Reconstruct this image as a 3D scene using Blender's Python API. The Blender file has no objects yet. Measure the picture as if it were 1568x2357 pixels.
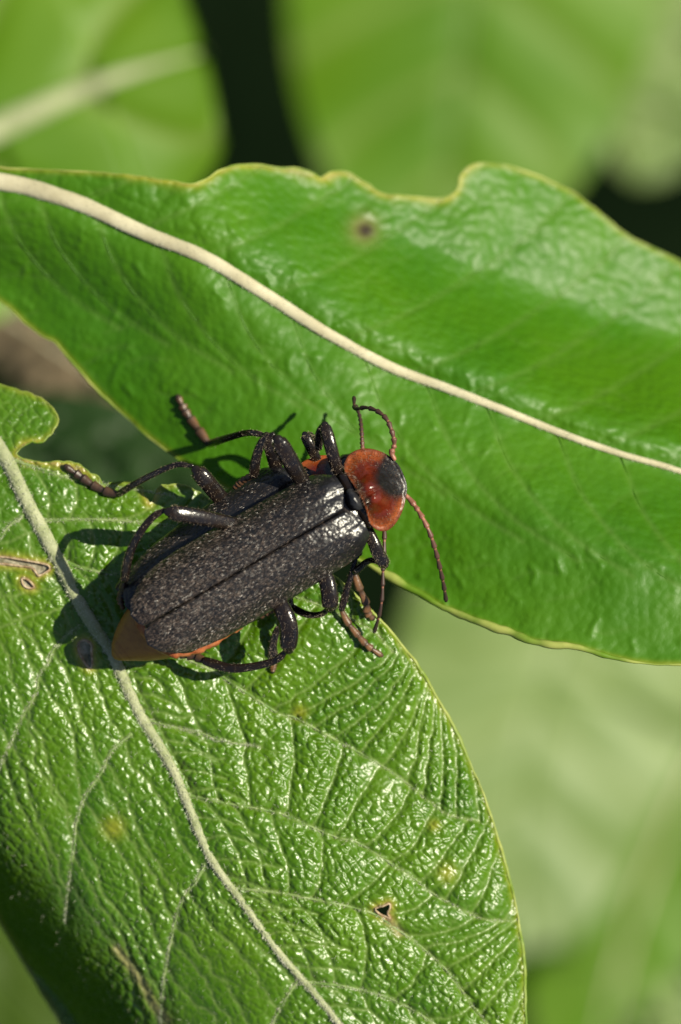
import bpy, math, random
import numpy as np
from mathutils import Vector

# ------------------------------------------------------------------ camera, sky, sun, exposure
# One Blender unit is one centimetre here (a macro scene, about 3 x 4 cm in view).
random.seed(4); RNG = np.random.default_rng(11)
D = 20.0                    # camera height above z = 0
W_PX, H_PX = 1568.0, 2357.0
S = 0.0018                  # cm per layout pixel at z = 0
scene = bpy.context.scene
scene.unit_settings.scale_length = 0.01
col = scene.collection

cam_data = bpy.data.cameras.new('camera'); cam = bpy.data.objects.new('camera', cam_data); col.objects.link(cam)
cam.location = (0, 0, D); cam.rotation_euler = (0, 0, 0)
cam_data.sensor_fit = 'HORIZONTAL'; cam_data.sensor_width = 36.0
cam_data.lens = 36.0 * D / (S * W_PX)
cam_data.clip_start = 0.5; cam_data.clip_end = 3000
cam_data.dof.use_dof = True
cam_data.dof.focus_distance = D - 0.24
APERTURE = 0.50
cam_data.dof.aperture_fstop = cam_data.lens * 1e-3 / APERTURE
scene.camera = cam

SUN_DIR = Vector((0.80, 0.20, 1.03)).normalized()      # towards the sun
elev = math.asin(SUN_DIR.z); azim = math.atan2(SUN_DIR.x, SUN_DIR.y)
world = bpy.data.worlds.new('World'); scene.world = world; world.use_nodes = True
wn = world.node_tree
sky = wn.nodes.new('ShaderNodeTexSky'); sky.sky_type = 'NISHITA'; sky.sun_disc = False
sky.sun_elevation = elev; sky.sun_rotation = azim
bg = wn.nodes['Background']; bg.inputs['Strength'].default_value = 0.05
wn.links.new(sky.outputs[0], bg.inputs['Color'])
sun_data = bpy.data.lights.new('sun', 'SUN'); sun = bpy.data.objects.new('sun', sun_data); col.objects.link(sun)
sun_data.energy = 5.0; sun_data.angle = math.radians(0.53); sun_data.color = (1.0, 0.93, 0.74)
sun.rotation_euler = SUN_DIR.to_track_quat('Z', 'Y').to_euler(); sun.location = SUN_DIR * 60
vs = scene.view_settings; vs.view_transform = 'Standard'; vs.look = 'None'; vs.exposure = 0.55; vs.gamma = 1.0
vs.use_curve_mapping = False
scene.render.engine = 'CYCLES'
scene.cycles.use_denoising = True
scene.cycles.max_bounces = 8

# ------------------------------------------------------------------ helpers
def P(px, py, z):
    """layout pixel + height -> point (numpy broadcast)"""
    k = S * (D - np.asarray(z, float)) / D
    return np.stack(np.broadcast_arrays((np.asarray(px, float) - W_PX / 2) * k, (H_PX / 2 - np.asarray(py, float)) * k, np.asarray(z, float)), -1)

def tag(o, label=None, cat=None, group=None, kind=None):
    if label: o['label'] = label
    if cat: o['category'] = cat
    if group: o['group'] = group
    if kind: o['kind'] = kind
    return o

def empty(name, loc=(0, 0, 0), parent=None):
    o = bpy.data.objects.new(name, None); col.objects.link(o); o.location = loc; o.empty_display_size = 0.1
    if parent: o.parent = parent
    return o

ORIGIN = {}
def world_origin(o):
    p = np.zeros(3)
    while o: p = p + np.array(o.location); o = o.parent
    return p

def mk(name, V, F, mat, parent=None, attrs=None, smooth=True):
    """V (n,3) world coordinates, F (m,3|4) indices (or list of such arrays)"""
    V = np.asarray(V, np.float64)
    if parent: V = V - world_origin(parent)
    Fs = F if isinstance(F, list) else [F]
    Fs = [np.asarray(f, np.int32) for f in Fs if len(f)]
    me = bpy.data.meshes.new(name)
    me.vertices.add(len(V)); me.vertices.foreach_set('co', V.astype(np.float32).ravel())
    loops = np.concatenate([f.ravel() for f in Fs]); tot = np.concatenate([np.full(len(f), f.shape[1], np.int32) for f in Fs])
    me.loops.add(len(loops)); me.loops.foreach_set('vertex_index', loops)
    start = np.concatenate([[0], np.cumsum(tot)[:-1]]).astype(np.int32)
    me.polygons.add(len(tot)); me.polygons.foreach_set('loop_start', start); me.polygons.foreach_set('loop_total', tot)
    me.polygons.foreach_set('use_smooth', np.full(len(tot), smooth))
    for k, a in (attrs or {}).items():
        at = me.attributes.new(k, 'FLOAT', 'POINT'); at.data.foreach_set('value', np.asarray(a, np.float32).ravel())
    me.update(calc_edges=True); me.validate()
    me.materials.append(mat)
    o = bpy.data.objects.new(name, me); col.objects.link(o)
    if parent: o.parent = parent
    return o

def catmull(pts, n=12, closed=False):
    p = np.asarray(pts, float)
    if closed: q = np.vstack([p[-1:], p, p[:2]])
    else: q = np.vstack([2 * p[:1] - p[1:2], p, 2 * p[-1:] - p[-2:-1]])
    out = []
    t = np.linspace(0, 1, n, endpoint=False)[:, None]
    for i in range(1, len(q) - 2):
        a, b, c, d = q[i - 1], q[i], q[i + 1], q[i + 2]
        out.append(0.5 * ((2 * b) + (-a + c) * t + (2 * a - 5 * b + 4 * c - d) * t ** 2 + (-a + 3 * b - 3 * c + d) * t ** 3))
    out = np.vstack(out)
    return out if closed else np.vstack([out, p[-1:]])

def resample(p, step):
    p = np.asarray(p, float)
    seg = np.linalg.norm(np.diff(p[:, :2], axis=0), axis=1); s = np.concatenate([[0], np.cumsum(seg)])
    n = max(2, int(s[-1] / step) + 1); t = np.linspace(0, s[-1], n)
    return np.stack([np.interp(t, s, p[:, k]) for k in range(p.shape[1])], 1)

def tube(path, rad, segs=12, flat=1.0, cap=True, up=(0, 0, 1), sq=1.0):
    """path (n,3), rad (n,) -> V, F; flat scales the cross-section along `up`"""
    path = np.asarray(path, float); rad = np.asarray(rad, float)
    if cap:
        d0 = path[0] - path[1]; d0 /= np.linalg.norm(d0) + 1e-12; d1 = path[-1] - path[-2]; d1 /= np.linalg.norm(d1) + 1e-12
        A = [path[0] + d0 * rad[0] * k for k in (1.0, 0.9, 0.5)]; B = [path[-1] + d1 * rad[-1] * k for k in (0.5, 0.9, 1.0)]
        path = np.vstack([A, path, B]); rad = np.concatenate([rad[0] * np.array([0.02, 0.45, 0.87]), rad, rad[-1] * np.array([0.87, 0.45, 0.02])])
    T = np.gradient(path, axis=0); T /= np.linalg.norm(T, axis=1)[:, None] + 1e-12
    upv = np.array(up, float)
    N = upv - (T @ upv)[:, None] * T
    bad = np.linalg.norm(N, axis=1) < 0.15
    N[bad] = np.cross(T[bad], [1.0, 0.3, 0])
    N /= np.linalg.norm(N, axis=1)[:, None]
    for i in range(1, len(N)):
        if N[i] @ N[i - 1] < 0: N[i] *= -1
    B = np.cross(T, N)
    a = np.linspace(0, 2 * math.pi, segs, endpoint=False)
    ca, sa = np.sign(np.cos(a)) * np.abs(np.cos(a)) ** sq, np.sign(np.sin(a)) * np.abs(np.sin(a)) ** sq
    V = path[:, None, :] + rad[:, None, None] * (ca[None, :, None] * B[:, None, :] + flat * sa[None, :, None] * N[:, None, :])
    n = len(path); V = V.reshape(-1, 3)
    i, j = np.meshgrid(np.arange(n - 1), np.arange(segs), indexing='ij'); j2 = (j + 1) % segs
    F = np.stack([i * segs + j, i * segs + j2, (i + 1) * segs + j2, (i + 1) * segs + j], -1).reshape(-1, 4)
    return V, F

def grid_faces(n, m, flip=False):
    i, j = np.meshgrid(np.arange(n - 1), np.arange(m - 1), indexing='ij')
    F = np.stack([i * m + j, i * m + j + 1, (i + 1) * m + j + 1, (i + 1) * m + j], -1).reshape(-1, 4)
    return F[:, ::-1] if flip else F

def hairs(base, direc, side, length, width):
    """thin bent blades: base (n,3), unit growth direction, unit width direction -> V, F(tris)"""
    n = len(base); L = np.broadcast_to(length, (n,))[:, None]; w = np.broadcast_to(width, (n,))[:, None]
    nrm = np.cross(direc, side)
    m = base + direc * L * 0.55 + nrm * L * 0.04
    t = base + direc * L - nrm * L * 0.05
    V = np.stack([base - side * w / 2, base + side * w / 2, m - side * w * 0.4, m + side * w * 0.4, t], 1).reshape(-1, 3)
    k = np.arange(n)[:, None] * 5
    F = np.concatenate([k + [[0, 1, 3]], k + [[0, 3, 2]], k + [[2, 3, 4]]])
    return V, F

def unit(a): return a / (np.linalg.norm(a, axis=-1, keepdims=True) + 1e-12)

def noise2(x, y, scale, seed=0, octaves=3):
    """smooth value noise on numpy arrays, about -1..1"""
    out = np.zeros(np.broadcast(x, y).shape); amp = 1.0; tot = 0
    for o in range(octaves):
        r = np.random.default_rng(seed + o * 101).random((64, 64)) * 2 - 1
        xs = x / scale * 2 ** o + 13.7 * o; ys = y / scale * 2 ** o + 7.3 * o
        xi = np.floor(xs).astype(int); yi = np.floor(ys).astype(int); fx = xs - xi; fy = ys - yi
        fx = fx * fx * (3 - 2 * fx); fy = fy * fy * (3 - 2 * fy)
        g = lambda a, b: r[a % 64, b % 64]
        out += amp * ((g(xi, yi) * (1 - fx) + g(xi + 1, yi) * fx) * (1 - fy) + (g(xi, yi + 1) * (1 - fx) + g(xi + 1, yi + 1) * fx) * fy)
        tot += amp; amp *= 0.5
    return out / tot

def sstep(a, b, x):
    t = np.clip((x - a) / (b - a), 0, 1); return t * t * (3 - 2 * t)

# ------------------------------------------------------------------ materials
def new_mat(name):
    m = bpy.data.materials.new(name); m.use_nodes = True
    nt = m.node_tree; p = nt.nodes['Principled BSDF']; out = nt.nodes['Material Output']
    return m, nt, p, out
def N(nt, t, **kw):
    n = nt.nodes.new(t)
    for k, v in kw.items(): setattr(n, k, v)
    return n
def mixc(nt, fac, a, b):
    n = N(nt, 'ShaderNodeMix', data_type='RGBA')
    for s, v in ((n.inputs[0], fac), (n.inputs[6], a), (n.inputs[7], b)):
        if hasattr(v, 'is_linked') or hasattr(v, 'links'): nt.links.new(v, s)
        elif isinstance(v, (int, float)): s.default_value = v
        else: s.default_value = (*v, 1)
    return n.outputs[2]
def ramp(nt, src, stops):
    r = N(nt, 'ShaderNodeValToRGB'); el = r.color_ramp.elements
    while len(el) < len(stops): el.new(0.5)
    for e, (p, c) in zip(el, stops):
        e.position = p; e.color = (c, c, c, 1) if isinstance(c, (int, float)) else (*c, 1)
    nt.links.new(src, r.inputs[0]); return r.outputs[0]
def tex(nt, kind, scale, detail=3, **kw):
    tc = N(nt, 'ShaderNodeTexCoord'); t = N(nt, 'ShaderNodeTex' + kind)
    t.inputs['Scale'].default_value = scale
    if kind == 'Noise': t.inputs['Detail'].default_value = detail
    for k, v in kw.items():
        if k in t.inputs: t.inputs[k].default_value = v
        else: setattr(t, k, v)
    nt.links.new(tc.outputs['Object'], t.inputs['Vector'])
    return t
def attr(nt, name): return N(nt, 'ShaderNodeAttribute', attribute_name=name).outputs['Fac']
def bump(nt, src, strength, dist, normal=None):
    b = N(nt, 'ShaderNodeBump'); b.inputs['Strength'].default_value = strength; b.inputs['Distance'].default_value = dist
    nt.links.new(src, b.inputs['Height'])
    if normal: nt.links.new(normal, b.inputs['Normal'])
    return b.outputs[0]

def leaf_material(name, c1, c2, vein, rough=0.36, spec=0.5, transl=0.22, nscale=3.0, fine=None, fuzz=0.0, wax=0.0):
    m, nt, p, out = new_mat(name)
    n1 = tex(nt, 'Noise', nscale, 5)
    base = mixc(nt, ramp(nt, n1.outputs[0], [(0.35, 0.0), (0.65, 1.0)]), c1, c2)
    base = mixc(nt, attr(nt, 'vein'), base, vein)
    base = mixc(nt, attr(nt, 'yellow'), base, (0.34, 0.33, 0.03))
    base = mixc(nt, attr(nt, 'scar'), base, (0.30, 0.20, 0.10))
    base = mixc(nt, attr(nt, 'dark'), base, (0.03, 0.02, 0.012))
    nt.links.new(base, p.inputs['Base Color'])
    p.inputs['Specular IOR Level'].default_value = spec
    rn = tex(nt, 'Noise', nscale * 9, 3)
    rr = N(nt, 'ShaderNodeMapRange'); rr.inputs['To Min'].default_value = rough - 0.08; rr.inputs['To Max'].default_value = rough + 0.12
    nt.links.new(rn.outputs[0], rr.inputs[0]); nt.links.new(rr.outputs[0], p.inputs['Roughness'])
    if fuzz:
        p.inputs['Sheen Weight'].default_value = fuzz; p.inputs['Sheen Roughness'].default_value = 0.5
        p.inputs['Sheen Tint'].default_value = (0.9, 0.95, 0.85, 1)
    nrm = None
    if fine:
        sc, st, di = fine
        v = tex(nt, 'Voronoi', sc, feature='SMOOTH_F1', Smoothness=0.4)
        v2 = tex(nt, 'Noise', sc * 0.45, 4)
        nrm = bump(nt, v.outputs['Distance'], st, -di)
        nrm = bump(nt, v2.outputs[0], st * 0.7, di * 1.6, nrm)
        nt.links.new(nrm, p.inputs['Normal'])
    if transl:
        t = N(nt, 'ShaderNodeBsdfTranslucent')
        hs = N(nt, 'ShaderNodeHueSaturation'); hs.inputs['Saturation'].default_value = 1.15; hs.inputs['Value'].default_value = 1.5; hs.inputs['Hue'].default_value = 0.485
        nt.links.new(base, hs.inputs['Color']); nt.links.new(hs.outputs[0], t.inputs['Color'])
        mx = N(nt, 'ShaderNodeMixShader'); mx.inputs[0].default_value = transl
        nt.links.new(p.outputs[0], mx.inputs[1]); nt.links.new(t.outputs[0], mx.inputs[2]); nt.links.new(mx.outputs[0], out.inputs['Surface'])
    return m

def simple(name, c1, c2, rough=0.5, spec=0.5, nscale=20, bumpv=None, sss=0.0, sss_r=(1, 0.4, 0.2), transl=0.0):
    m, nt, p, out = new_mat(name)
    n1 = tex(nt, 'Noise', nscale, 5)
    base = mixc(nt, ramp(nt, n1.outputs[0], [(0.35, 0.0), (0.65, 1.0)]), c1, c2)
    nt.links.new(base, p.inputs['Base Color'])
    p.inputs['Roughness'].default_value = rough; p.inputs['Specular IOR Level'].default_value = spec
    if sss:
        p.inputs['Subsurface Weight'].default_value = sss; p.inputs['Subsurface Radius'].default_value = sss_r; p.inputs['Subsurface Scale'].default_value = 0.02
    if bumpv:
        sc, st, di = bumpv
        b = tex(nt, 'Noise', sc, 4); nt.links.new(bump(nt, b.outputs[0], st, di), p.inputs['Normal'])
    if transl:
        t = N(nt, 'ShaderNodeBsdfTranslucent'); nt.links.new(base, t.inputs['Color'])
        mx = N(nt, 'ShaderNodeMixShader'); mx.inputs[0].default_value = transl
        nt.links.new(p.outputs[0], mx.inputs[1]); nt.links.new(t.outputs[0], mx.inputs[2]); nt.links.new(mx.outputs[0], out.inputs['Surface'])
    return m

M = {}
M['leaf_low'] = leaf_material('glossy_quilted_leaf', (0.048, 0.138, 0.0003), (0.080, 0.180, 0.0006), (0.22, 0.30, 0.09), rough=0.33, spec=0.66, transl=0.18, nscale=2.2, fine=(50, 0.28, 0.010))
M['leaf_up'] = leaf_material('smooth_leaf', (0.042, 0.158, 0.0005), (0.064, 0.190, 0.001), (0.20, 0.29, 0.08), rough=0.48, spec=0.45, transl=0.24, nscale=1.6, fine=(26, 0.34, 0.012))
M['leaf_bg'] = leaf_material('background_leaf', (0.068, 0.175, 0.001), (0.105, 0.215, 0.002), (0.22, 0.29, 0.08), rough=0.5, spec=0.34, transl=0.25, nscale=0.5)
M['leaf_pale'] = leaf_material('pale_background_leaf', (0.10, 0.175, 0.030), (0.15, 0.225, 0.048), (0.24, 0.30, 0.11), rough=0.5, spec=0.5, transl=0.2, nscale=0.35, fuzz=0.1)
M['leaf_dark'] = leaf_material('painted_shade_leaf', (0.010, 0.032, 0.004), (0.016, 0.045, 0.006), (0.03, 0.06, 0.015), rough=0.5, spec=0.3, transl=0.12, nscale=0.5)  # shade between the leaves is put into this near-black green
M['leaf_mid'] = leaf_material('olive_leaf_painted_shade', (0.035, 0.075, 0.004), (0.055, 0.095, 0.006), (0.08, 0.12, 0.03), rough=0.5, spec=0.3, transl=0.15, nscale=0.5)  # darker copy of the leaf green, shade painted into the colour
M['leaf_dry'] = leaf_material('dry_brown_leaf', (0.11, 0.085, 0.05), (0.15, 0.115, 0.07), (0.2, 0.16, 0.1), rough=0.7, spec=0.2, transl=0.1, nscale=0.8)
M['midrib'] = simple('pale_midrib', (0.27, 0.31, 0.15), (0.38, 0.40, 0.24), 0.55, 0.3, 14, (60, 0.4, 0.006), transl=0.1)
M['midrib_up'] = simple('cream_midrib', (0.44, 0.40, 0.26), (0.56, 0.52, 0.36), 0.55, 0.3, 8, (40, 0.3, 0.006), transl=0.1)
M['sidevein'] = simple('pale_green_side_vein', (0.10, 0.20, 0.03), (0.24, 0.31, 0.12), 0.5, 0.4, 16, (60, 0.4, 0.004), transl=0.1)
M['margin'] = simple('yellow_green_leaf_margin', (0.13, 0.25, 0.015), (0.42, 0.46, 0.12), 0.45, 0.4, 6, transl=0.25)
M['scar'] = simple('dry_brown_scar', (0.24, 0.15, 0.08), (0.45, 0.36, 0.24), 0.6, 0.3, 50, (80, 0.6, 0.006))
M['tissue'] = simple('papery_dry_tissue', (0.16, 0.15, 0.08), (0.46, 0.42, 0.32), 0.45, 0.4, 36, (70, 0.7, 0.008), transl=0.2)
M['hair_pale'] = simple('pale_plant_hair', (0.55, 0.56, 0.42), (0.66, 0.66, 0.54), 0.4, 0.4, 10, transl=0.3)
M['hair_gold'] = simple('golden_beetle_hair', (0.010, 0.008, 0.007), (0.27, 0.20, 0.145), 0.2, 0.8, 60)
M['hair_down'] = simple('short_brown_down', (0.006, 0.005, 0.004), (0.18, 0.135, 0.11), 0.34, 0.5, 75)
M['hair_leg'] = simple('tan_leg_hair', (0.30, 0.22, 0.15), (0.50, 0.40, 0.30), 0.35, 0.4, 60)
M['soil'] = simple('painted_shade_soil', (0.002, 0.005, 0.002), (0.005, 0.010, 0.004), 0.95, 0.0, 0.3, (2, 0.6, 0.5))  # near-black greenish colour stands for the shadow in the gaps
M['twig'] = simple('brown_twig', (0.10, 0.07, 0.04), (0.16, 0.12, 0.07), 0.7, 0.2, 4, (12, 0.5, 0.05))

# beetle shells
def shell_black():
    m, nt, p, out = new_mat('black_wing_case')
    n1 = tex(nt, 'Noise', 14, 4)
    nt.links.new(mixc(nt, n1.outputs[0], (0.006, 0.006, 0.008), (0.016, 0.015, 0.016)), p.inputs['Base Color'])
    p.inputs['Roughness'].default_value = 0.30; p.inputs['Specular IOR Level'].default_value = 0.5
    v = tex(nt, 'Voronoi', 62, feature='SMOOTH_F1', Smoothness=0.5); v2 = tex(nt, 'Noise', 95, 3)
    nrm = bump(nt, v.outputs['Distance'], 0.42, -0.006); nrm = bump(nt, v2.outputs[0], 0.3, 0.004, nrm)
    nt.links.new(nrm, p.inputs['Normal'])
    return m
M['elytra'] = shell_black()
M['black'] = simple('glossy_black_cuticle', (0.008, 0.007, 0.008), (0.014, 0.009, 0.006), 0.20, 0.5, 30, (85, 0.35, 0.004))
M['black_plate'] = simple('black_scutellum', (0.012, 0.012, 0.014), (0.03, 0.03, 0.032), 0.32, 0.5, 30, (60, 0.6, 0.004))
def tarsus_mat():
    m, nt, p, out = new_mat('brown_and_tan_foot')
    base = mixc(nt, attr(nt, 'tan'), (0.018, 0.012, 0.010), (0.27, 0.13, 0.055))
    nt.links.new(base, p.inputs['Base Color']); p.inputs['Roughness'].default_value = 0.4
    b = tex(nt, 'Noise', 90, 4); nt.links.new(bump(nt, b.outputs[0], 0.5, 0.004), p.inputs['Normal'])
    return m
M['tarsus'] = tarsus_mat()
def pronotum_mat():
    m, nt, p, out = new_mat('orange_red_thorax_shield')
    n1 = tex(nt, 'Noise', 22, 5)
    base = mixc(nt, attr(nt, 'flange'), (0.10, 0.012, 0.004), (0.25, 0.058, 0.010))
    base = mixc(nt, ramp(nt, n1.outputs[0], [(0.4, 0.0), (0.75, 0.45)]), base, (0.17, 0.026, 0.006))
    base = mixc(nt, attr(nt, 'edge'), base, (0.10, 0.028, 0.010))
    base = mixc(nt, attr(nt, 'spot'), base, (0.007, 0.006, 0.006))
    nt.links.new(base, p.inputs['Base Color'])
    rr = N(nt, 'ShaderNodeMapRange'); rr.inputs['To Min'].default_value = 0.17; rr.inputs['To Max'].default_value = 0.36
    mxr = N(nt, 'ShaderNodeMath', operation='MAXIMUM'); nt.links.new(attr(nt, 'flange'), mxr.inputs[0]); nt.links.new(attr(nt, 'spot'), mxr.inputs[1]); nt.links.new(mxr.outputs[0], rr.inputs[0]); nt.links.new(rr.outputs[0], p.inputs['Roughness'])
    p.inputs['Subsurface Weight'].default_value = 0.15; p.inputs['Subsurface Radius'].default_value = (1, 0.3, 0.1); p.inputs['Subsurface Scale'].default_value = 0.02
    b = tex(nt, 'Noise', 70, 4); b2 = tex(nt, 'Noise', 16, 2)
    nrm = bump(nt, b.outputs[0], 0.4, 0.004); nrm = bump(nt, b2.outputs[0], 0.5, 0.014, nrm)
    nt.links.new(nrm, p.inputs['Normal'])
    return m
M['pronotum'] = pronotum_mat()
M['orange'] = simple('orange_abdomen', (0.30, 0.07, 0.02), (0.42, 0.15, 0.06), 0.45, 0.4, 30, (60, 0.5, 0.005), sss=0.15)
def abdomen_mat():
    m, nt, p, out = new_mat('amber_abdomen_tip')
    base = mixc(nt, attr(nt, 'ring'), (0.28, 0.105, 0.012), (0.44, 0.21, 0.035))
    n1 = tex(nt, 'Noise', 30, 5); base = mixc(nt, ramp(nt, n1.outputs[0], [(0.45, 0), (0.7, 0.5)]), base, (0.20, 0.07, 0.012))
    nt.links.new(base, p.inputs['Base Color']); p.inputs['Roughness'].default_value = 0.45
    p.inputs['Subsurface Weight'].default_value = 0.15; p.inputs['Subsurface Radius'].default_value = (1, 0.5, 0.2); p.inputs['Subsurface Scale'].default_value = 0.02
    b = tex(nt, 'Noise', 90, 4); nt.links.new(bump(nt, b.outputs[0], 0.4, 0.004), p.inputs['Normal'])
    return m
M['amber'] = abdomen_mat()
def antenna_mat():
    m, nt, p, out = new_mat('dark_antenna_with_pink_base')
    base = mixc(nt, attr(nt, 'tan'), (0.022, 0.016, 0.014), (0.33, 0.13, 0.08))
    nt.links.new(base, p.inputs['Base Color']); p.inputs['Roughness'].default_value = 0.45
    return m
M['antenna'] = antenna_mat()

# ------------------------------------------------------------------ ground
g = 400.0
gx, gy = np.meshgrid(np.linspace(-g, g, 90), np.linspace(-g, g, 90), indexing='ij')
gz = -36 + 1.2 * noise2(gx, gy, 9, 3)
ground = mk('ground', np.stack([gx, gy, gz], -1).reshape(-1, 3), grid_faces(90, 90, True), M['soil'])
tag(ground, 'soil far below the leaves, its colour darkened to stand for shade', 'ground', kind='structure')

# ------------------------------------------------------------------ leaf blades on a fine sheet
def sheet(outline, holes, h):
    """regular grid cut to an outline with holes; the outermost vertices are moved onto the outline"""
    polys = [np.asarray(outline, float)] + [np.asarray(q, float) for q in holes]
    x0, y0 = polys[0].min(0) - 2 * h; x1, y1 = polys[0].max(0) + 2 * h
    nx, ny = int((x1 - x0) / h) + 2, int((y1 - y0) / h) + 2
    X = x0 + np.arange(nx) * h; Y = y0 + np.arange(ny) * h
    inside = np.zeros((nx, ny), bool)
    for q in polys:
        a, b = q, np.roll(q, -1, 0)
        for j, y in enumerate(Y):
            c = (a[:, 1] > y) != (b[:, 1] > y)
            if not c.any(): continue
            xi = np.sort(a[c, 0] + (y - a[c, 1]) / (b[c, 1] - a[c, 1]) * (b[c, 0] - a[c, 0]))
            for k in range(0, len(xi) - 1, 2): inside[(X >= xi[k]) & (X < xi[k + 1]), j] ^= True
    GX, GY = np.meshgrid(X, Y, indexing='ij')
    best = np.full((nx, ny), 1e9); NX, NY = GX.copy(), GY.copy()
    for q in polys:
        for sx, sy in resample(np.vstack([q, q[:1]]), h * 0.4):
            i, j = int((sx - x0) / h), int((sy - y0) / h)
            a, b, c, d = max(i - 2, 0), i + 4, max(j - 2, 0), j + 4
            dd = (GX[a:b, c:d] - sx) ** 2 + (GY[a:b, c:d] - sy) ** 2
            mk_ = dd < best[a:b, c:d]
            best[a:b, c:d][mk_] = dd[mk_]; NX[a:b, c:d][mk_] = sx; NY[a:b, c:d][mk_] = sy
    quad_in = inside[:-1, :-1] | inside[1:, :-1] | inside[:-1, 1:] | inside[1:, 1:]
    snap = (~inside & (best < 1e8)) | (best < (0.3 * h) ** 2)
    VX = np.where(snap, NX, GX); VY = np.where(snap, NY, GY)
    idx = np.arange(nx * ny).reshape(nx, ny)
    F = np.stack([idx[:-1, :-1], idx[:-1, 1:], idx[1:, 1:], idx[1:, :-1]], -1)[quad_in]   # +z up because layout y points down
    used = np.unique(F); remap = np.full(nx * ny, -1); remap[used] = np.arange(len(used))
    return dict(X=X, Y=Y, GX=GX, GY=GY, VX=VX, VY=VY, F=remap[F], used=used, h=h, x0=x0, y0=y0, shape=(nx, ny))

def dist_field(sh, lines, R):
    best = np.full(sh['shape'], R * R, float); h = sh['h']; w = int(R / h) + 1
    nx, ny = sh['shape']
    for ln in lines:
        for s_ in resample(np.asarray(ln, float), h * 1.1):
            sx, sy = s_[0], s_[1]
            i, j = int((sx - sh['x0']) / h), int((sy - sh['y0']) / h)
            a, b, c, d = max(i - w, 0), min(i + w + 1, nx), max(j - w, 0), min(j + w + 1, ny)
            if a >= b or c >= d: continue
            dd = (sh['X'][a:b, None] - sx) ** 2 + (sh['Y'][None, c:d] - sy) ** 2
            np.minimum(best[a:b, c:d], dd, out=best[a:b, c:d])
    return np.sqrt(best)

def voronoi_edge(a, b, seed, jit=0.8):
    """F2-F1 of a jittered unit grid"""
    r = np.random.default_rng(seed).random((128, 128, 2)); ai = np.floor(a).astype(int); bi = np.floor(b).astype(int)
    f1 = np.full(a.shape, 9.0); f2 = np.full(a.shape, 9.0)
    for di in (-1, 0, 1):
        for dj in (-1, 0, 1):
            q = r[(ai + di) % 128, (bi + dj) % 128]
            d = np.hypot(ai + di + 0.5 + (q[..., 0] - 0.5) * jit - a, bi + dj + 0.5 + (q[..., 1] - 0.5) * jit - b)
            f2 = np.minimum(np.maximum(d, f1), f2); f1 = np.minimum(f1, d)
    return f2 - f1

def side_sign(sh, line):
    """signed distance-like value to a polyline running down the picture: negative on its west side"""
    ln = np.asarray(line, float); o = np.argsort(ln[:, 1])
    return sh['GX'] - np.interp(sh['GY'], ln[o, 1], ln[o, 0])

# ---------------------------------------------------------- the quilted leaf that carries the beetles
mid_low = catmull([(-260, 740), (-120, 880), (0, 1035), (60, 1150), (130, 1280), (190, 1400), (262, 1515), (320, 1640), (400, 1775), (480, 1965), (560, 2080), (640, 2190), (780, 2357), (940, 2600), (1150, 3020)], 10)
right_edge = [(-200, 860), (-60, 880), (0, 885), (60, 902), (112, 930), (131, 962), (126, 990), (108, 1012), (92, 1022), (75, 1016), (56, 1024), (42, 1036), (40, 1048), (62, 1060), (110, 1064), (135, 1060), (160, 1066), (178, 1064), (205, 1084), (222, 1096), (236, 1112), (262, 1112), (298, 1106), (322, 1114), (336, 1134), (343, 1158), (351, 1152), (358, 1128), (380, 1115), (412, 1113), (450, 1128), (500, 1165), (560, 1203), (650, 1258), (772, 1328), (840, 1392), (890, 1442), (925, 1486), (962, 1532), (1000, 1596), (1042, 1668), (1076, 1742), (1112, 1826), (1146, 1930), (1172, 2020), (1192, 2110), (1206, 2210), (1211, 2357), (1222, 2600), (1200, 2850), (1150, 3020)]
left_edge = [(960, 2960), (620, 2740), (360, 2600), (200, 2440), (100, 2290), (10, 2140), (-70, 2000), (-130, 1840), (-180, 1640), (-210, 1400), (-270, 1100), (-290, 850)]
out_low = resample(catmull(right_edge + left_edge, 6, closed=True), 5)
out_low = out_low + np.stack([noise2(out_low[:, 0], out_low[:, 1], 16, 5, 3), noise2(out_low[:, 0], out_low[:, 1], 16, 9, 3)], 1) * np.where((out_low[:, 1] < 1190) & (out_low[:, 0] < 460), 6.0, 2.0)[:, None]
def blob(cx, cy, pts):
    return catmull([(cx + a, cy + b) for a, b in pts], 4, closed=True)
holes_low = [
    blob(86, 1303, [(-130, -16), (-85, -21), (-40, -15), (0, -8), (24, -2), (28, 8), (14, 17), (2, 22), (-4, 14), (-14, 4), (-40, 0), (-80, -5), (-130, -6)]),
    blob(61, 1342, [(-11, -10), (2, -8), (13, 2), (17, 10), (8, 12), (-6, 6)]),
    blob(196, 1506, [(-14, -26), (0, -32), (14, -22), (14, -4), (16, 18), (12, 32), (2, 24), (-6, 10), (-14, -6)]),
    blob(882, 2098, [(-18, -6), (0, -12), (14, -18), (16, -8), (10, 4), (16, 16), (6, 12), (-8, 6)]),
]
H_LOW = 2.7
sh = sheet(out_low, holes_low, H_LOW)
GX, GY = sh['GX'], sh['GY']

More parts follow.
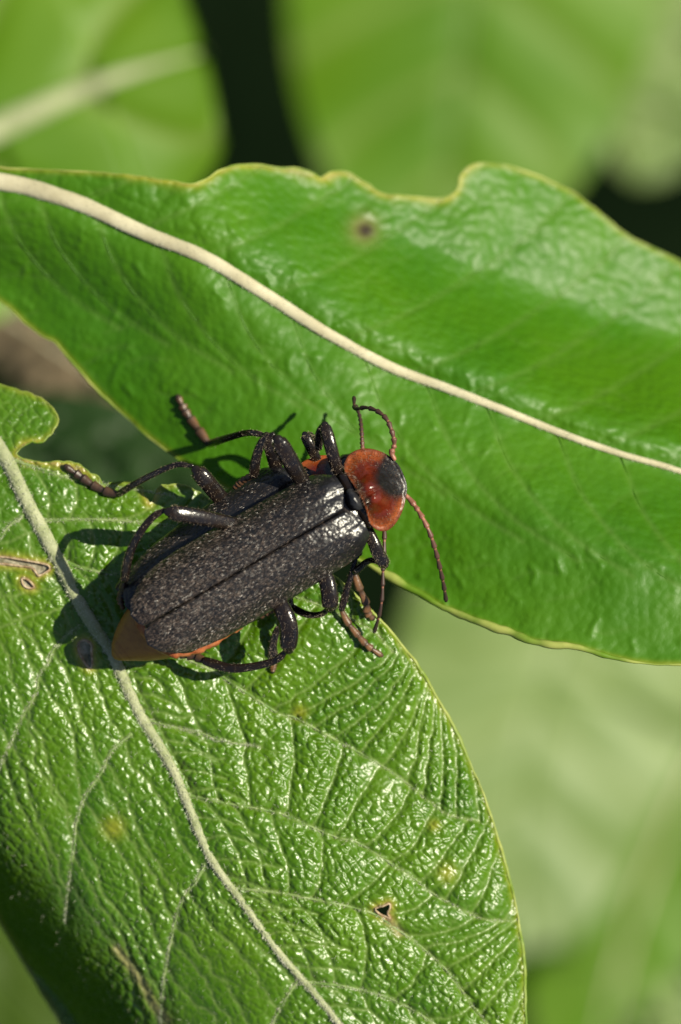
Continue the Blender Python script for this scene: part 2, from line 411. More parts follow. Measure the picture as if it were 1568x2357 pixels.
sec_right = [
    [(35, 1060), (150, 1098), (280, 1122), (400, 1140)],
    [(88, 1200), (180, 1195), (300, 1200), (430, 1215), (560, 1240), (660, 1270)],
    [(132, 1285), (200, 1310), (280, 1322), (400, 1328), (560, 1345), (700, 1380), (840, 1440), (905, 1500)],
    [(245, 1485), (330, 1500), (410, 1512), (489, 1544), (557, 1588), (645, 1644), (676, 1650), (745, 1688), (832, 1735), (907, 1781), (982, 1838), (1032, 1875), (1100, 1890)],
    [(325, 1652), (395, 1673), (464, 1688), (514, 1706), (600, 1718)],
    [(420, 1828), (526, 1850), (632, 1869), (682, 1888), (776, 1928), (820, 1938), (889, 1981), (957, 2025), (1007, 2063), (1107, 2113), (1180, 2120)],
    [(545, 2045), (645, 2056), (745, 2075), (851, 2100), (907, 2135), (964, 2175), (1026, 2231), (1064, 2281), (1107, 2338), (1190, 2420)],
    [(700, 2260), (800, 2272), (900, 2300), (1000, 2360), (1100, 2480), (1180, 2600)],
    [(850, 2470), (950, 2490), (1050, 2570), (1150, 2740)],
]
sec_left = [
    [(52, 1186), (21, 1210), (0, 1238), (-80, 1330), (-130, 1480)],
    [(187, 1439), (163, 1453), (145, 1473), (118, 1501), (114, 1522), (90, 1553), (83, 1595), (57, 1640), (21, 1718), (-30, 1830)],
    [(302, 1690), (256, 1729), (235, 1775), (203, 1821), (185, 1860), (174, 1903), (171, 1946), (160, 2020), (150, 2120)],
    [(473, 1988), (452, 2027), (423, 2067), (405, 2116), (395, 2159), (384, 2212), (377, 2266), (370, 2380), (380, 2480)],
    [(690, 2250), (640, 2330), (610, 2420), (600, 2600)],
]
SR = [resample(catmull(l, 8), 4) for l in sec_right]; SL = [resample(catmull(l, 8), 4) for l in sec_left]
r2 = np.random.default_rng(21)
tert = []
def at_len(line, f):
    f = min(max(f, 0), 1) * (len(line) - 1); i = int(f); t = f - i
    return line[i] if i >= len(line) - 1 else line[i] * (1 - t) + line[i + 1] * t
def rung(a, b, bow, wob=3.0):
    a, b = np.asarray(a), np.asarray(b); d = b - a; n = np.array([-d[1], d[0]]); L = np.linalg.norm(d) + 1e-9; n = n / L
    t = np.linspace(0, 1, max(4, int(L / 14)))[:, None]
    w = np.cumsum(r2.normal(0, wob, (len(t), 1)), 0); w -= w[0] + (w[-1] - w[0]) * t
    return a + d * t + n * (bow * np.sin(math.pi * t) + w)
ladder_pairs = [(SR[0], SR[1]), (SR[1], SR[2]), (SR[2], SR[3]), (SR[3], SR[5]), (SR[5], SR[6]), (SR[6], SR[7]), (SR[7], SR[8])]
for up_, lo_ in ladder_pairs:
    Ll = np.linalg.norm(np.diff(lo_, axis=0), axis=1).sum(); Lu = np.linalg.norm(np.diff(up_, axis=0), axis=1).sum()
    s_ = 25.0
    while s_ < Ll + 90:
        a = at_len(lo_, s_ / Ll) if s_ < Ll else lo_[-1] + (lo_[-1] - lo_[-6]) / 20 * (s_ - Ll)
        lean = 12 + 420 * sstep(0, Ll * 0.5, s_) * (0.8 if Ll > 500 else 0.4)
        b = at_len(up_, (s_ + lean) / Lu) if s_ + lean < Lu else up_[-1] + np.array([0.75, -0.55]) * min(s_ + lean - Lu, 130)
        tert.append(rung(a, b, r2.normal(12, 7), 2.2))
        s_ += r2.uniform(40, 84)
for up_, lo_ in zip([mid_low[30:60:2]] + SL[:-1], SL):
    Ll = np.linalg.norm(np.diff(lo_, axis=0), axis=1).sum(); Lu = np.linalg.norm(np.diff(up_, axis=0), axis=1).sum()
    s_ = 20.0
    while s_ < Ll:
        tert.append(rung(at_len(up_, (s_ * 0.8) / Lu), at_len(lo_, s_ / Ll), r2.normal(-6, 9), 4.0)); s_ += r2.uniform(50, 95)
for k in range(26):          # short rungs that leave the midrib itself
    f = 0.36 + 0.5 * k / 26
    m_ = at_len(mid_low, f)
    tert.append(rung(m_, m_ + np.array([r2.uniform(90, 170), r2.uniform(-6, 50)]), r2.normal(-8, 5)))
dmid = dist_field(sh, [mid_low], 90); dsec = dist_field(sh, SR + SL, 60); dter = dist_field(sh, tert, 44)
# quaternary cells
a_ = 0.72 * GX + 0.69 * GY; b_ = -0.69 * GX + 0.72 * GY
wx = noise2(GX, GY, 70, 31) * 14; wy = noise2(GX, GY, 70, 37) * 14
v4 = voronoi_edge((a_ + wx) / 28.0, (b_ + wy) / 21.0, 3)
v5 = voronoi_edge((a_ + wx * .5) / 12.5, (b_ + wy * .5) / 11.0, 8)
sgn = side_sign(sh, mid_low)                        # >0 east of the midrib
left = sstep(0, -40, sgn)
q3 = 1 - np.exp(-(dter / 19.0) ** 1.2)
q2 = 1 - np.exp(-(dsec / 16.0) ** 1.3)
rough_n = np.clip(0.9 + 0.9 * noise2(GX, GY, 150, 57, 2), 0.25, 1.7)
quilt = 13.0 * (1 - 0.7 * left) * q3 * (0.75 + 0.35 * noise2(GX, GY, 90, 51)) + 10.0 * q2 + 8.2 * rough_n * np.sqrt(np.clip(v4, 0, 0.6)) * np.clip(dter / 10, 0, 1) + 3.2 * rough_n * np.sqrt(np.clip(v5, 0, .5)) + 2.6 * noise2(GX, GY, 26, 91, 2)
soft = 1 - 0.15 * left - 0.35 * sstep(1350, 1150, GY)
quilt *= soft * S
# the big shape: crease at the midrib, west half rolls away downwards, east rim turns down
east_edge = np.interp(GY, [p[1] for p in right_edge[31:]], [p[0] for p in right_edge[31:]])
de = np.clip(east_edge - GX, -20, 400)
wd = np.clip(-sgn, 0, 600) * S
roll = sstep(1450, 2250, GY)
zb = -wd * (0.12 + 0.04 * roll) - (wd ** 2) * (0.05 + 0.12 * roll) - 1.3 * roll * np.clip(wd - 0.55, 0, 2) ** 2 - 1.5 * roll * np.clip(wd - 0.78, 0, 2) ** 2
zb += np.clip(sgn, 0, 700) * S * 0.05 * (1 - np.clip(sgn, 0, 900) / 900)
zb -= 0.05 * np.exp(-np.clip(de, 0, 400) / 34.0) * sstep(1330, 1480, GY)
zb += -0.00042 * np.clip(1180 - GY, 0, 600) - 0.0000012 * np.clip(1180 - GY, 0, 600) ** 2 * 1.2
zb -= 0.10 * sstep(1900, 3000, GY) + 0.06 * np.clip(sgn, 0, 700) * S * sstep(1500, 1750, GY)
zb += 0.035 * noise2(GX, GY, 330, 61, 2)
zb += -0.018 * np.exp(-(dmid / 26.0) ** 2)
ZL = zb + quilt - 0.03
hole_d = dist_field(sh, [np.vstack([q, q[:1]]) for q in holes_low], 40)
notch = dist_field(sh, [[(336, 1134), (343, 1158), (358, 1128)], [(92, 1022), (56, 1024), (40, 1048), (62, 1060), (110, 1064), (205, 1084)]], 40)
edge_d = dist_field(sh, [np.vstack([out_low, out_low[:1]])], 40)
def samp(sh, A): return A.ravel()[sh['used']]
vein_a = 0.55 * np.exp(-(dsec / 5.0) ** 2) + 0.42 * np.exp(-(dter / 3.6) ** 2) + 0.24 * np.exp(-(v4 / 0.09) ** 2)
yel = 0.75 * np.exp(-(hole_d / 13) ** 2) + 0.6 * np.exp(-(notch / 14) ** 2) + 0.55 * np.exp(-(edge_d / 9) ** 2) * (0.6 + 0.4 * noise2(GX, GY, 60, 71))
for cx, cy, r_ in ((262, 1905, 26), (1030, 2010, 22), (1000, 1900, 14), (690, 1640, 18)):
    yel = yel + 0.55 * np.exp(-((GX - cx) ** 2 + (GY - cy) ** 2) / r_ ** 2)
scar = 0.9 * np.exp(-(hole_d / 4.5) ** 2) + 0.6 * np.exp(-(notch / 4.5) ** 2)
streak = dist_field(sh, [catmull([(268, 2185), (300, 2225), (330, 2268), (352, 2310), (385, 2350)], 6), catmull([(888, 2112), (905, 2128), (918, 2148)], 4)], 30)
scar = scar + 0.5 * np.exp(-(streak / 12) ** 2)
vein_a = vein_a + 1.0 * np.exp(-(streak / 7) ** 2)
dark = np.zeros_like(GX)
leaf_low = empty('leaf', tuple(P(262, 1515, 0.0)))
tag(leaf_low, 'glossy quilted green leaf with chewed edge and small holes, carrying the two beetles', 'leaf', 'leaves of the shrub')
V = P(samp(sh, sh['VX']), samp(sh, sh['VY']), samp(sh, ZL))
mk('blade', V, sh['F'], M['leaf_low'], leaf_low, dict(vein=np.clip(samp(sh, vein_a), 0, 1), yellow=np.clip(samp(sh, yel), 0, 1), scar=np.clip(samp(sh, scar), 0, 1), dark=samp(sh, dark)))
def zat(sh, Z, px, py):
    i = np.clip(((np.asarray(px) - sh['x0']) / sh['h']).astype(int), 0, sh['shape'][0] - 1); j = np.clip(((np.asarray(py) - sh['y0']) / sh['h']).astype(int), 0, sh['shape'][1] - 1)
    return Z[i, j]
def ride(sh, Z, line, dz=0.0, step=6, smooth=3):
    l = resample(line, step); z = zat(sh, Z, l[:, 0], l[:, 1]) + dz
    for _ in range(smooth): z = np.convolve(np.pad(z, 2, mode='edge'), [.1, .2, .4, .2, .1], 'valid')
    return l, P(l[:, 0], l[:, 1], z)
def fuzz_on(path, rad, n, length, seed, spread=1.0, wid=0.0016):
    r = np.random.default_rng(seed); i = r.integers(0, len(path) - 1, n); t = r.random(n)[:, None]
    base = path[i] * (1 - t) + path[i + 1] * t; T = unit(path[i + 1] - path[i]); B = unit(np.cross(T, [0, 0, 1.0])); Nn = np.cross(B, T)
    a = r.uniform(-1.5, 1.5, n)[:, None]; out = np.sin(a) * B + np.cos(a) * Nn
    base = base + out * rad[i][:, None] * 0.95
    d = unit(out * 0.8 + T * r.normal(0.3, 0.7, (n, 1)) * spread + r.normal(0, 0.25, (n, 3)))
    sd = unit(np.cross(d, r.normal(0, 1, (n, 3))))
    return hairs(base, d, sd, length * r.uniform(0.5, 1.3, n), wid)
l, path = ride(sh, ZL, mid_low, 0.003)
f = np.linspace(0, 1, len(path)); yy = l[:, 1]
rad = np.interp(yy, [700, 1035, 1300, 1515, 1800, 2100, 2357, 3020], [20, 17, 16, 13, 10.5, 8, 7, 2]) * S
rad *= 1 + 0.10 * noise2(yy, yy * 0 + 3, 30, 4)
Vt, Ft = tube(path, rad, 12, 0.65)
mr = mk('midrib', Vt, Ft, M['midrib'], leaf_low)
Vh, Fh = fuzz_on(path, rad, 6000, 0.013, 3)
tag(mk('fuzz', Vh, Fh, M['hair_pale'], mr), kind='stuff')
for k, s_ in enumerate(SR + SL):
    l, path = ride(sh, ZL, s_, 0.001)
    n = len(path); rad = np.interp(np.linspace(0, 1, n), [0, 0.15, 0.6, 1], [4.6, 3.0, 2.1, 0.6]) * S
    keep = np.array([True] * n)
    rad = rad * (1 + 0.5 * noise2(l[:, 0], l[:, 1], 24, 40 + k))
    Vt, Ft = tube(path, rad, 8, 0.6)
    sv = mk('side_vein', Vt, Ft, M['sidevein'], leaf_low)
    Vh, Fh = fuzz_on(path, rad, 380, 0.015, 200 + k); tag(mk('fuzz', Vh, Fh, M['hair_pale'], sv), kind='stuff')
# bead along the margin
l, path = ride(sh, ZL, np.vstack([out_low, out_low[:1]]), 0.0, 5, 2)
Vt, Ft = tube(path, np.where((l[:, 1] < 1180) & (l[:, 0] < 460), 1.5, 3.4) * S * (1 + 0.7 * noise2(l[:, 0], l[:, 1], 50, 12)), 8, 0.9, cap=False)
mk('leaf_margin', Vt, Ft, M['margin'], leaf_low)
for q in holes_low:
    l, path = ride(sh, ZL, np.vstack([q, q[:1]]), 0.002, 3, 2)
    Vt, Ft = tube(path, np.full(len(path), 2.6 * S) * (1 + 0.5 * noise2(l[:, 0], l[:, 1], 9, 15)), 6, cap=False)
    mk('hole_rim', Vt, Ft, M['scar'], leaf_low)
    c_ = q.mean(0); rings_ = np.array([0.0, 0.35, 0.7, 1.04])
    qx = c_[0] + (q[None, :, 0] - c_[0]) * rings_[:, None]; qy = c_[1] + (q[None, :, 1] - c_[1]) * rings_[:, None]
    zq = zat(sh, ZL, q[:, 0], q[:, 1]).mean() - 0.012 + 0.006 * noise2(qx, qy, 7, 3, 2)
    zq[3] = zat(sh, ZL, qx[3], qy[3]) - 0.004
    mm = len(q); i, j = np.meshgrid(np.arange(3), np.arange(mm), indexing='ij'); j2 = (j + 1) % mm
    Fq = np.stack([i * mm + j, (i + 1) * mm + j, (i + 1) * mm + j2, i * mm + j2], -1).reshape(-1, 4)
    if c_[0] < 800: mk('dry_tissue', P(qx, qy, zq).reshape(-1, 3), Fq, M['tissue'], leaf_low)
# fine short hairs scattered over the blade near the beetle
r = np.random.default_rng(77); n = 5200
vi = r.integers(0, len(V), n); base = V[vi]
d = unit(np.stack([r.normal(0.2, 0.5, n), r.normal(-0.2, 0.5, n), r.uniform(0.3, 0.9, n)], 1)); sd = unit(np.cross(d, r.normal(0, 1, (n, 3))))
Vh, Fh = hairs(base, d, sd, r.uniform(0.010, 0.026, n), 0.0011)
tag(mk('leaf_hair', Vh, Fh, M['hair_pale'], leaf_low), kind='stuff')

# ---------------------------------------------------------- the smooth leaf crossing behind
mid_up = catmull([(-330, 360), (-200, 385), (0, 418), (80, 435), (200, 475), (330, 535), (470, 592), (600, 670), (750, 765), (900, 845), (1020, 890), (1150, 940), (1300, 1000), (1430, 1045), (1568, 1085), (1900, 1200), (2350, 1360)], 10)
up_low = [(-330, 520), (-200, 560), (0, 692), (60, 745), (100, 775), (128, 788), (145, 808), (200, 872), (290, 960), (400, 1050), (500, 1112), (600, 1168), (720, 1240), (832, 1292), (910, 1335), (975, 1372), (1040, 1408), (1170, 1455), (1240, 1480), (1330, 1490), (1400, 1512), (1480, 1526), (1568, 1530), (1800, 1520), (2100, 1450), (2350, 1360)]
up_top = [(2100, 1080), (1800, 770), (1568, 604), (1450, 545), (1360, 472), (1300, 432), (1230, 402), (1150, 377), (1090, 378), (1062, 400), (1054, 432), (1030, 453), (990, 456), (940, 452), (880, 444), (838, 418), (800, 398), (770, 394), (748, 403), (738, 410), (724, 400), (690, 388), (640, 386), (600, 380), (545, 380), (505, 392), (478, 412), (440, 424), (395, 416), (300, 402), (150, 392), (0, 385), (-200, 350), (-330, 330)]
out_up = resample(catmull(up_low + up_top, 6, closed=True), 6)
out_up = out_up + np.stack([noise2(out_up[:, 0], out_up[:, 1], 26, 15, 2), noise2(out_up[:, 0], out_up[:, 1], 26, 19, 2)], 1) * 2.2
su = sheet(out_up, [], 4.5)
UX, UY = su['GX'], su['GY']
o = np.argsort(mid_up[:, 0]); my = np.interp(UX, mid_up[o, 0], mid_up[o, 1]); sg = (UY - my) * 0.87        # > 0 below the midrib
dm = dist_field(su, [mid_up], 120)
sec_u = []
ru = np.random.default_rng(5)
for k, fr in enumerate(np.linspace(0.10, 0.93, 13)):
    m_ = at_len(mid_up, fr); L = 560 * (1 - 0.55 * abs(fr - 0.5))
    sec_u.append(catmull([m_, m_ + [L * 0.35, -L * 0.16], m_ + [L * 0.75, -L * 0.42], m_ + [L, -L * 0.66]], 8))
    m_ = at_len(mid_up, fr + 0.02)
    sec_u.append(catmull([m_, m_ + [L * 0.12, L * 0.30], m_ + [L * 0.36, L * 0.58], m_ + [L * 0.66, L * 0.78]], 8))
from_poly = np.asarray(out_up)
def inside_poly(poly, pts):
    a, b = poly, np.roll(poly, -1, 0); res = []
    for x, y in pts[:, :2]:
        c = (a[:, 1] > y) != (b[:, 1] > y)
        res.append((((b[c, 0] - a[c, 0]) * (y - a[c, 1]) / (b[c, 1] - a[c, 1]) + a[c, 0]) > x).sum() % 2 == 1)
    return np.array(res)
def clip_inside(lines, poly, step=8):
    out = []
    for l in lines:
        l = resample(l, step); ok = inside_poly(poly, l); k = len(l) if ok.all() else int(np.argmin(ok[1:])) + 1
        if k > 5: out.append(l[:k])
    return out
sec_u = clip_inside(sec_u, from_poly)
ds = dist_field(su, sec_u, 60)
ter_u = []
for k in range(150):
    x, y = ru.uniform(-100, 1700), ru.uniform(400, 1500)
    a = ru.normal(-0.25, 0.35); L = ru.uniform(60, 130)
    ter_u.append(rung((x, y), (x + L * math.cos(a), y + L * math.sin(a)), ru.normal(0, 8)))
dt = dist_field(su, ter_u, 30)
v4u = voronoi_edge((UX + noise2(UX, UY, 80, 3) * 18) / 44, (UY + noise2(UX, UY, 80, 5) * 18) / 30, 13)
upper = sstep(10, -30, sg)
qu = 4.0 * (1 - np.exp(-(ds / 18) ** 1.3)) + 1.6 * (1 - np.exp(-(dt / 10) ** 1.3)) * 1.2 + 4.2 * np.sqrt(np.clip(v4u, 0, .6)) * (0.12 + 0.88 * upper)
zu = -0.24 - 0.16 * sstep(500, -100, UX)
zu = zu - 0.10 * np.clip(sg, 0, 900) * S * 0.6 * sstep(700, 200, UX) + 0.08 * np.clip(sg, 0, 600) * S * sstep(800, 1300, UX)
zu = zu - 0.14 * np.clip(-sg, 0, 700) * S - 0.04 * (np.clip(-sg, 0, 700) * S) ** 2 - 0.33 * np.clip(UX - 300, 0, 2000) * S * sstep(20, 280, -sg)
zu -= 0.35 * sstep(1300, 2350, UX) ** 2 * 1.5
zu = zu + 0.20 * np.clip(UX - 600, -700, 1000) * S * sstep(0, 220, sg)
lower_edge = np.interp(UX, [p[0] for p in up_low], [p[1] for p in up_low])
zu += 0.03 * np.exp(-np.clip(lower_edge - UY, 0, 300) / 30.0) * sstep(800, 950, UX)     # rim turned up beside the beetle's head
zu += 0.05 * noise2(UX, UY, 300, 81, 2) + 0.012 * noise2(UX, UY, 90, 83, 2)
zu -= 0.030 * np.exp(-(dm / 40) ** 2)
flecks = []
for k in range(150):
    x, y = ru.uniform(-50, 1650), ru.uniform(420, 1520); a = ru.normal(1.2, 0.7); L = ru.uniform(14, 46)
    flecks.append(rung((x, y), (x + L * math.cos(a), y + L * math.sin(a)), ru.normal(0, 5)))
dfl = dist_field(su, flecks, 24)
ZU = zu + (qu + 3.4 * np.exp(-(dfl / 7.5) ** 2)) * S
eu = dist_field(su, [np.vstack([out_up, out_up[:1]])], 40)
topedge = dist_field(su, [catmull([(300, 402), (395, 416), (440, 424), (478, 412), (545, 380), (640, 386), (738, 410), (800, 398), (880, 444), (940, 452), (1030, 453), (1062, 400), (1090, 378)], 6)], 60)
yelu = 0.5 * np.exp(-(eu / 8) ** 2) + 0.7 * np.exp(-(topedge / 16) ** 2) * (0.55 + 0.6 * noise2(UX, UY, 50, 3))
spot = np.exp(-(((UX - 842) / 19) ** 2 + ((UY - 530) / 17) ** 2) ** 1.2)
scu = 0.55 * np.exp(-((UX - 838) ** 2 + (UY - 527) ** 2) / 34 ** 2) + 0.35 * np.exp(-(topedge / 5) ** 2) * (noise2(UX, UY, 40, 23) > 0)
leaf_up = empty('leaf', tuple(P(0, 418, -0.2)))
tag(leaf_up, 'broad bright green leaf with thick cream midrib and one dark spot, crossing behind the beetles', 'leaf', 'leaves of the shrub')
VU = P(samp(su, su['VX']), samp(su, su['VY']), samp(su, ZU))
mk('blade', VU, su['F'], M['leaf_up'], leaf_up, dict(vein=np.clip(samp(su, 0.16 * np.exp(-(ds / 7) ** 2) + 0.08 * np.exp(-(dt / 5) ** 2)), 0, 1), yellow=np.clip(samp(su, yelu), 0, 1), scar=np.clip(samp(su, scu), 0, 1), dark=np.clip(samp(su, spot), 0, 1)))
l, path = ride(su, ZU, mid_up, 0.006, 10)
rad = np.interp(l[:, 0], [-300, 0, 300, 600, 900, 1200, 1568, 2350], [25, 21, 18, 15, 12, 8.8, 6.6, 2]) * S * (1 + 0.08 * noise2(l[:, 0], l[:, 1], 45, 44))
Vt, Ft = tube(path, rad, 14, 0.55)
mr = mk('midrib', Vt, Ft, M['midrib_up'], leaf_up)
Vh, Fh = fuzz_on(path, rad, 2000, 0.009, 8); tag(mk('fuzz', Vh, Fh, M['hair_pale'], mr), kind='stuff')
for s_ in sec_u:
    l, path = ride(su, ZU, s_, 0.000, 10)
    n = len(path); rad = np.interp(np.linspace(0, 1, n), [0, 0.2, 1], [2.6, 1.6, 0.5]) * S
    Vt, Ft = tube(path, rad, 6, 0.6); mk('side_vein', Vt, Ft, M['leaf_up'], leaf_up)
l, path = ride(su, ZU, np.vstack([out_up, out_up[:1]]), 0.0, 7, 2)
thick = 2.4 + 6.0 * sstep(800, 900, l[:, 0]) * sstep(1500, 1300, l[:, 0]) * (l[:, 1] > 1250)
Vt, Ft = tube(path, thick * S * (1 + 0.7 * noise2(l[:, 0], l[:, 1], 60, 12)), 8, 0.9, cap=False)
mk('leaf_margin', Vt, Ft, M['margin'], leaf_up)

# ------------------------------------------------------------------ leaves out of focus behind
def bg_leaf(label, mid_px, z, half, mat, plane=(-0.3, 0.0), tilt=(0.0, 0.0), cup=0.25, nv=7, blunt=0.55, seed=0, sag=0.0, vein_w=0.030, group='leaves of the shrub', rib_mat=None):
    """elliptic leaf: midrib points in layout pixels at height z; half-width in pixels; tilt raises the two halves"""
    rr = np.random.default_rng(seed)
    m = resample(catmull(mid_px, 10), 20); n, w = 70, 22
    m = m[np.linspace(0, len(m) - 1, n).astype(int)]
    t = np.linspace(0, 1, n)
    prof = (np.sin(math.pi * np.clip(t, 0, 1) ** 0.85) ** blunt) * half
    T = unit(np.gradient(m, axis=0)); Nn = np.stack([-T[:, 1], T[:, 0]], 1)
    b = np.linspace(-1, 1, 2 * w + 1)
    px = m[:, None, 0] + Nn[:, None, 0] * b[None, :] * prof[:, None]; py = m[:, None, 1] + Nn[:, None, 1] * b[None, :] * prof[:, None]
    wl = np.abs(b)[None, :] * prof[:, None] * S
    ruff = 0.05 * half * S * np.sin(t[:, None] * 21 + 3 * np.sign(b)[None, :] + seed) * np.abs(b)[None, :] ** 2
    zz = z + wl * np.where(b < 0, tilt[0], tilt[1])[None, :] - cup * wl ** 2 / (half * S) + ruff - sag * (t[:, None] ** 2)
    phase = t[:, None] * nv - np.abs(b)[None, :] * 1.1
    d = np.abs(phase - np.round(phase)); vein = np.exp(-(d / 0.07) ** 2) * 0.5
    zz = zz - 0.05 * half * S * np.exp(-(d / 0.14) ** 2) * (1 - np.abs(b)[None, :] ** 3) - 0.03 * half * S * np.exp(-(b[None, :] / 0.06) ** 2)
    zz = zz + plane[0] * (px - m[n // 2, 0]) * S - plane[1] * (py - m[n // 2, 1]) * S
    Vb = P(px, py, zz).reshape(-1, 3)
    lf = empty('leaf', tuple(P(m[0, 0], m[0, 1], z))); tag(lf, label, 'leaf', group)
    zero = np.zeros(len(Vb))
    mk('blade', Vb, grid_faces(n, 2 * w + 1, True), mat, lf, dict(vein=vein.ravel(), yellow=zero, scar=zero, dark=zero))
    c = Vb.reshape(n, 2 * w + 1, 3)[:, w]
    Vt, Ft = tube(c + [0, 0, 0.01], half * S * vein_w * np.interp(t, [0, 0.75, 0.95, 1], [1.9, 1.1, 0.3, 0.1]), 10, 0.8)
    mk('midrib', Vt, Ft, rib_mat or M['midrib_up'], lf)
    d0 = unit(c[0] - c[2]); pet = np.array([c[0], c[0] + d0 * 0.6 + [0, 0, -0.1], c[0] + d0 * 1.3 + [0, 0, -0.5]])
    Vt, Ft = tube(catmull(pet, 6), np.full(13, half * S * vein_w * 1.8), 10); mk('petiole', Vt, Ft, M['midrib'], lf)
    return lf

bg_leaf('pale-sheened leaf with a broad blurred cream midrib above the spotted leaf', [(-700, 640), (-350, 450), (0, 292), (250, 185), (478, 118)], -5.6, 405, M['leaf_bg'], plane=(-0.08, 0.0), tilt=(0.0, 0.0), cup=0.15, blunt=0.20, seed=2, vein_w=0.075, nv=4, rib_mat=M['midrib'])
bg_leaf('large blurred mid-green leaf hanging behind the notched edge of the spotted leaf', [(1190, -760), (1130, -300), (1075, 60), (1040, 330), (1010, 640)], -12.0, 440, M['leaf_bg'], plane=(-0.05, 0.1), cup=0.12, blunt=0.45, seed=5, vein_w=0.016, nv=6, rib_mat=M['leaf_pale'])
bg_leaf('yellowish blurred leaf tip beside the large hanging leaf', [(1900, -620), (1740, -240), (1580, 100), (1460, 420)], -12.9, 290, M['leaf_pale'], plane=(-0.1, 0.0), cup=0.0, seed=7, rib_mat=M['sidevein'])
bg_leaf('big pale grey-green blurred leaf below the tip side of the spotted leaf', [(1560, 960), (1380, 1320), (1250, 1620), (1200, 1900), (1200, 2230)], -13.0, 370, M['leaf_pale'], plane=(-0.3, 0.0), cup=0.12, blunt=0.5, seed=9, vein_w=0.03, rib_mat=M['sidevein'])
bg_leaf('yellow-green blurred leaf under the big pale leaf', [(1860, 1150), (1680, 1600), (1470, 2080), (1330, 2640)], -15.0, 290, M['leaf_bg'], plane=(0.0, 0.0), cup=0.3, seed=12)
bg_leaf('blurred cream-tinged leaf at the foot of the yellow-green leaf', [(1950, 2150), (1750, 2290), (1580, 2380), (1400, 2470)], -11.0, 150, M['leaf_pale'], cup=0.2, seed=14)
bg_leaf('dry brown-grey leaf glimpsed through the gap between the two main leaves', [(-120, 640), (90, 770), (250, 880), (400, 1000), (580, 1110)], -7.5, 120, M['leaf_dry'], plane=(0.25, 0.0), cup=0.2, seed=16)
bg_leaf('leaf with painted-in shade under the chewed edge of the quilted leaf', [(-350, 1080), (-50, 1040), (200, 1035), (420, 1090), (600, 1200)], -5.6, 130, M['leaf_dark'], plane=(0.2, 0), cup=0.3, seed=18, rib_mat=M['leaf_dark'])
bg_leaf('blurred green leaf, shade put into its colour, beneath the rolled-down side of the quilted leaf', [(-700, 1500), (-350, 1800), (-50, 2150), (250, 2500), (500, 2800)], -7.5, 300, M['leaf_mid'], plane=(0.1, 0), cup=0.2, seed=20, rib_mat=M['leaf_mid'])

# ------------------------------------------------------------------ beetles
def leg(beetle, femur, tibia, tarsus, fr, tr, sr, mat=None, tan=0.35, seed=0, hairy=True):
    """joints in (px, py, z); radii in px"""
    r = np.random.default_rng(seed); fr *= 0.86; tr *= 0.86
    lg = empty('leg', tuple(np.array(P(*femur[0])) - world_origin(beetle)), beetle)
    def conv(pts, n): c = catmull(np.array(pts, float), n); return P(c[:, 0], c[:, 1], c[:, 2])
    def shaft(name, pts, prof, rad, m, par, n=10, segs=20, flat=0.8):
        p = conv(pts, n); t = np.linspace(0, 1, len(p)); rd = np.interp(t, *prof) * rad * S
        Vt, Ft = tube(p, rd, segs, flat, sq=0.72); o_ = mk(name, Vt, Ft, m, par); return p, rd, o_
    blk = mat or M['black']
    p, rd, fo = shaft('femur', femur, ([0, .15, .5, .85, .96, 1], [0.72, 0.95, 1.1, 1.12, 1.0, 0.66]), fr, blk, lg)
    if hairy:
        Vh, Fh = fuzz_on(p, rd, 300, 0.0085, seed + 1, 0.9, 0.0007); hp = [Vh], [Fh]
    if tibia:
        p2, rd2, to = shaft('tibia', tibia, ([0, .06, .12, .5, .9, 1], [0.55, 0.6, 0.8, 0.9, 1.1, 0.95]), tr, blk, lg)
        if hairy:
            Vh, Fh = fuzz_on(p2, rd2, 220, 0.0075, seed + 2, 0.9, 0.0006); hp[0].append(Vh); hp[1].append(Fh + len(hp[0][0]))
    if hairy: tag(mk('leg_hair', np.vstack(hp[0]), np.vstack(hp[1]), M['hair_leg'], lg), kind='stuff')
    if tarsus:
        p3 = conv(tarsus, 24); n = len(p3); t = np.linspace(0, 1, n)
        cuts = np.array([0, .32, .54, .72, .84, 1.0]); k = np.clip(np.searchsorted(cuts, t, 'right') - 1, 0, 4); ph = (t - cuts[k]) / (cuts[k + 1] - cuts[k])
        rd3 = sr * S * (0.62 + 0.50 * ph ** 0.8) * np.interp(k, [0, 3, 4], [1, 1.05, 0.75]); rd3[ph > 0.93] *= 0.75
        Vt, Ft = tube(p3, rd3, 10, 0.8)
        tn = np.clip(tan * (0.15 + 0.9 * np.sin(ph * 3.1) + 0.5 * noise2(t * 40, t * 0 + seed, 3.0, seed, 2)), 0, 1)
        tn = np.concatenate([[tn[0]] * 3, tn, [tn[-1]] * 3]); ang = np.tile(np.sin(np.linspace(0, 2 * math.pi, 10, endpoint=False) + 2.2), (len(tn), 1)) * 0.5 + 0.5
        ta = mk('tarsus', Vt, Ft, M['tarsus'], lg, dict(tan=np.clip(tn[:, None] * (0.35 + 1.1 * ang), 0, 1)))
        T = unit(p3[-1] - p3[-4]); B = unit(np.cross(T, [0, 0, 1.0]))
    return lg
def on_upper(px, py, up=0.012): return (px, py, float(zat(su, ZU, np.array([px]), np.array([py]))[0]) + up)
def on_lower(px, py, up=0.012): return (px, py, float(zat(sh, ZL, np.array([px]), np.array([py]))[0]) + up)

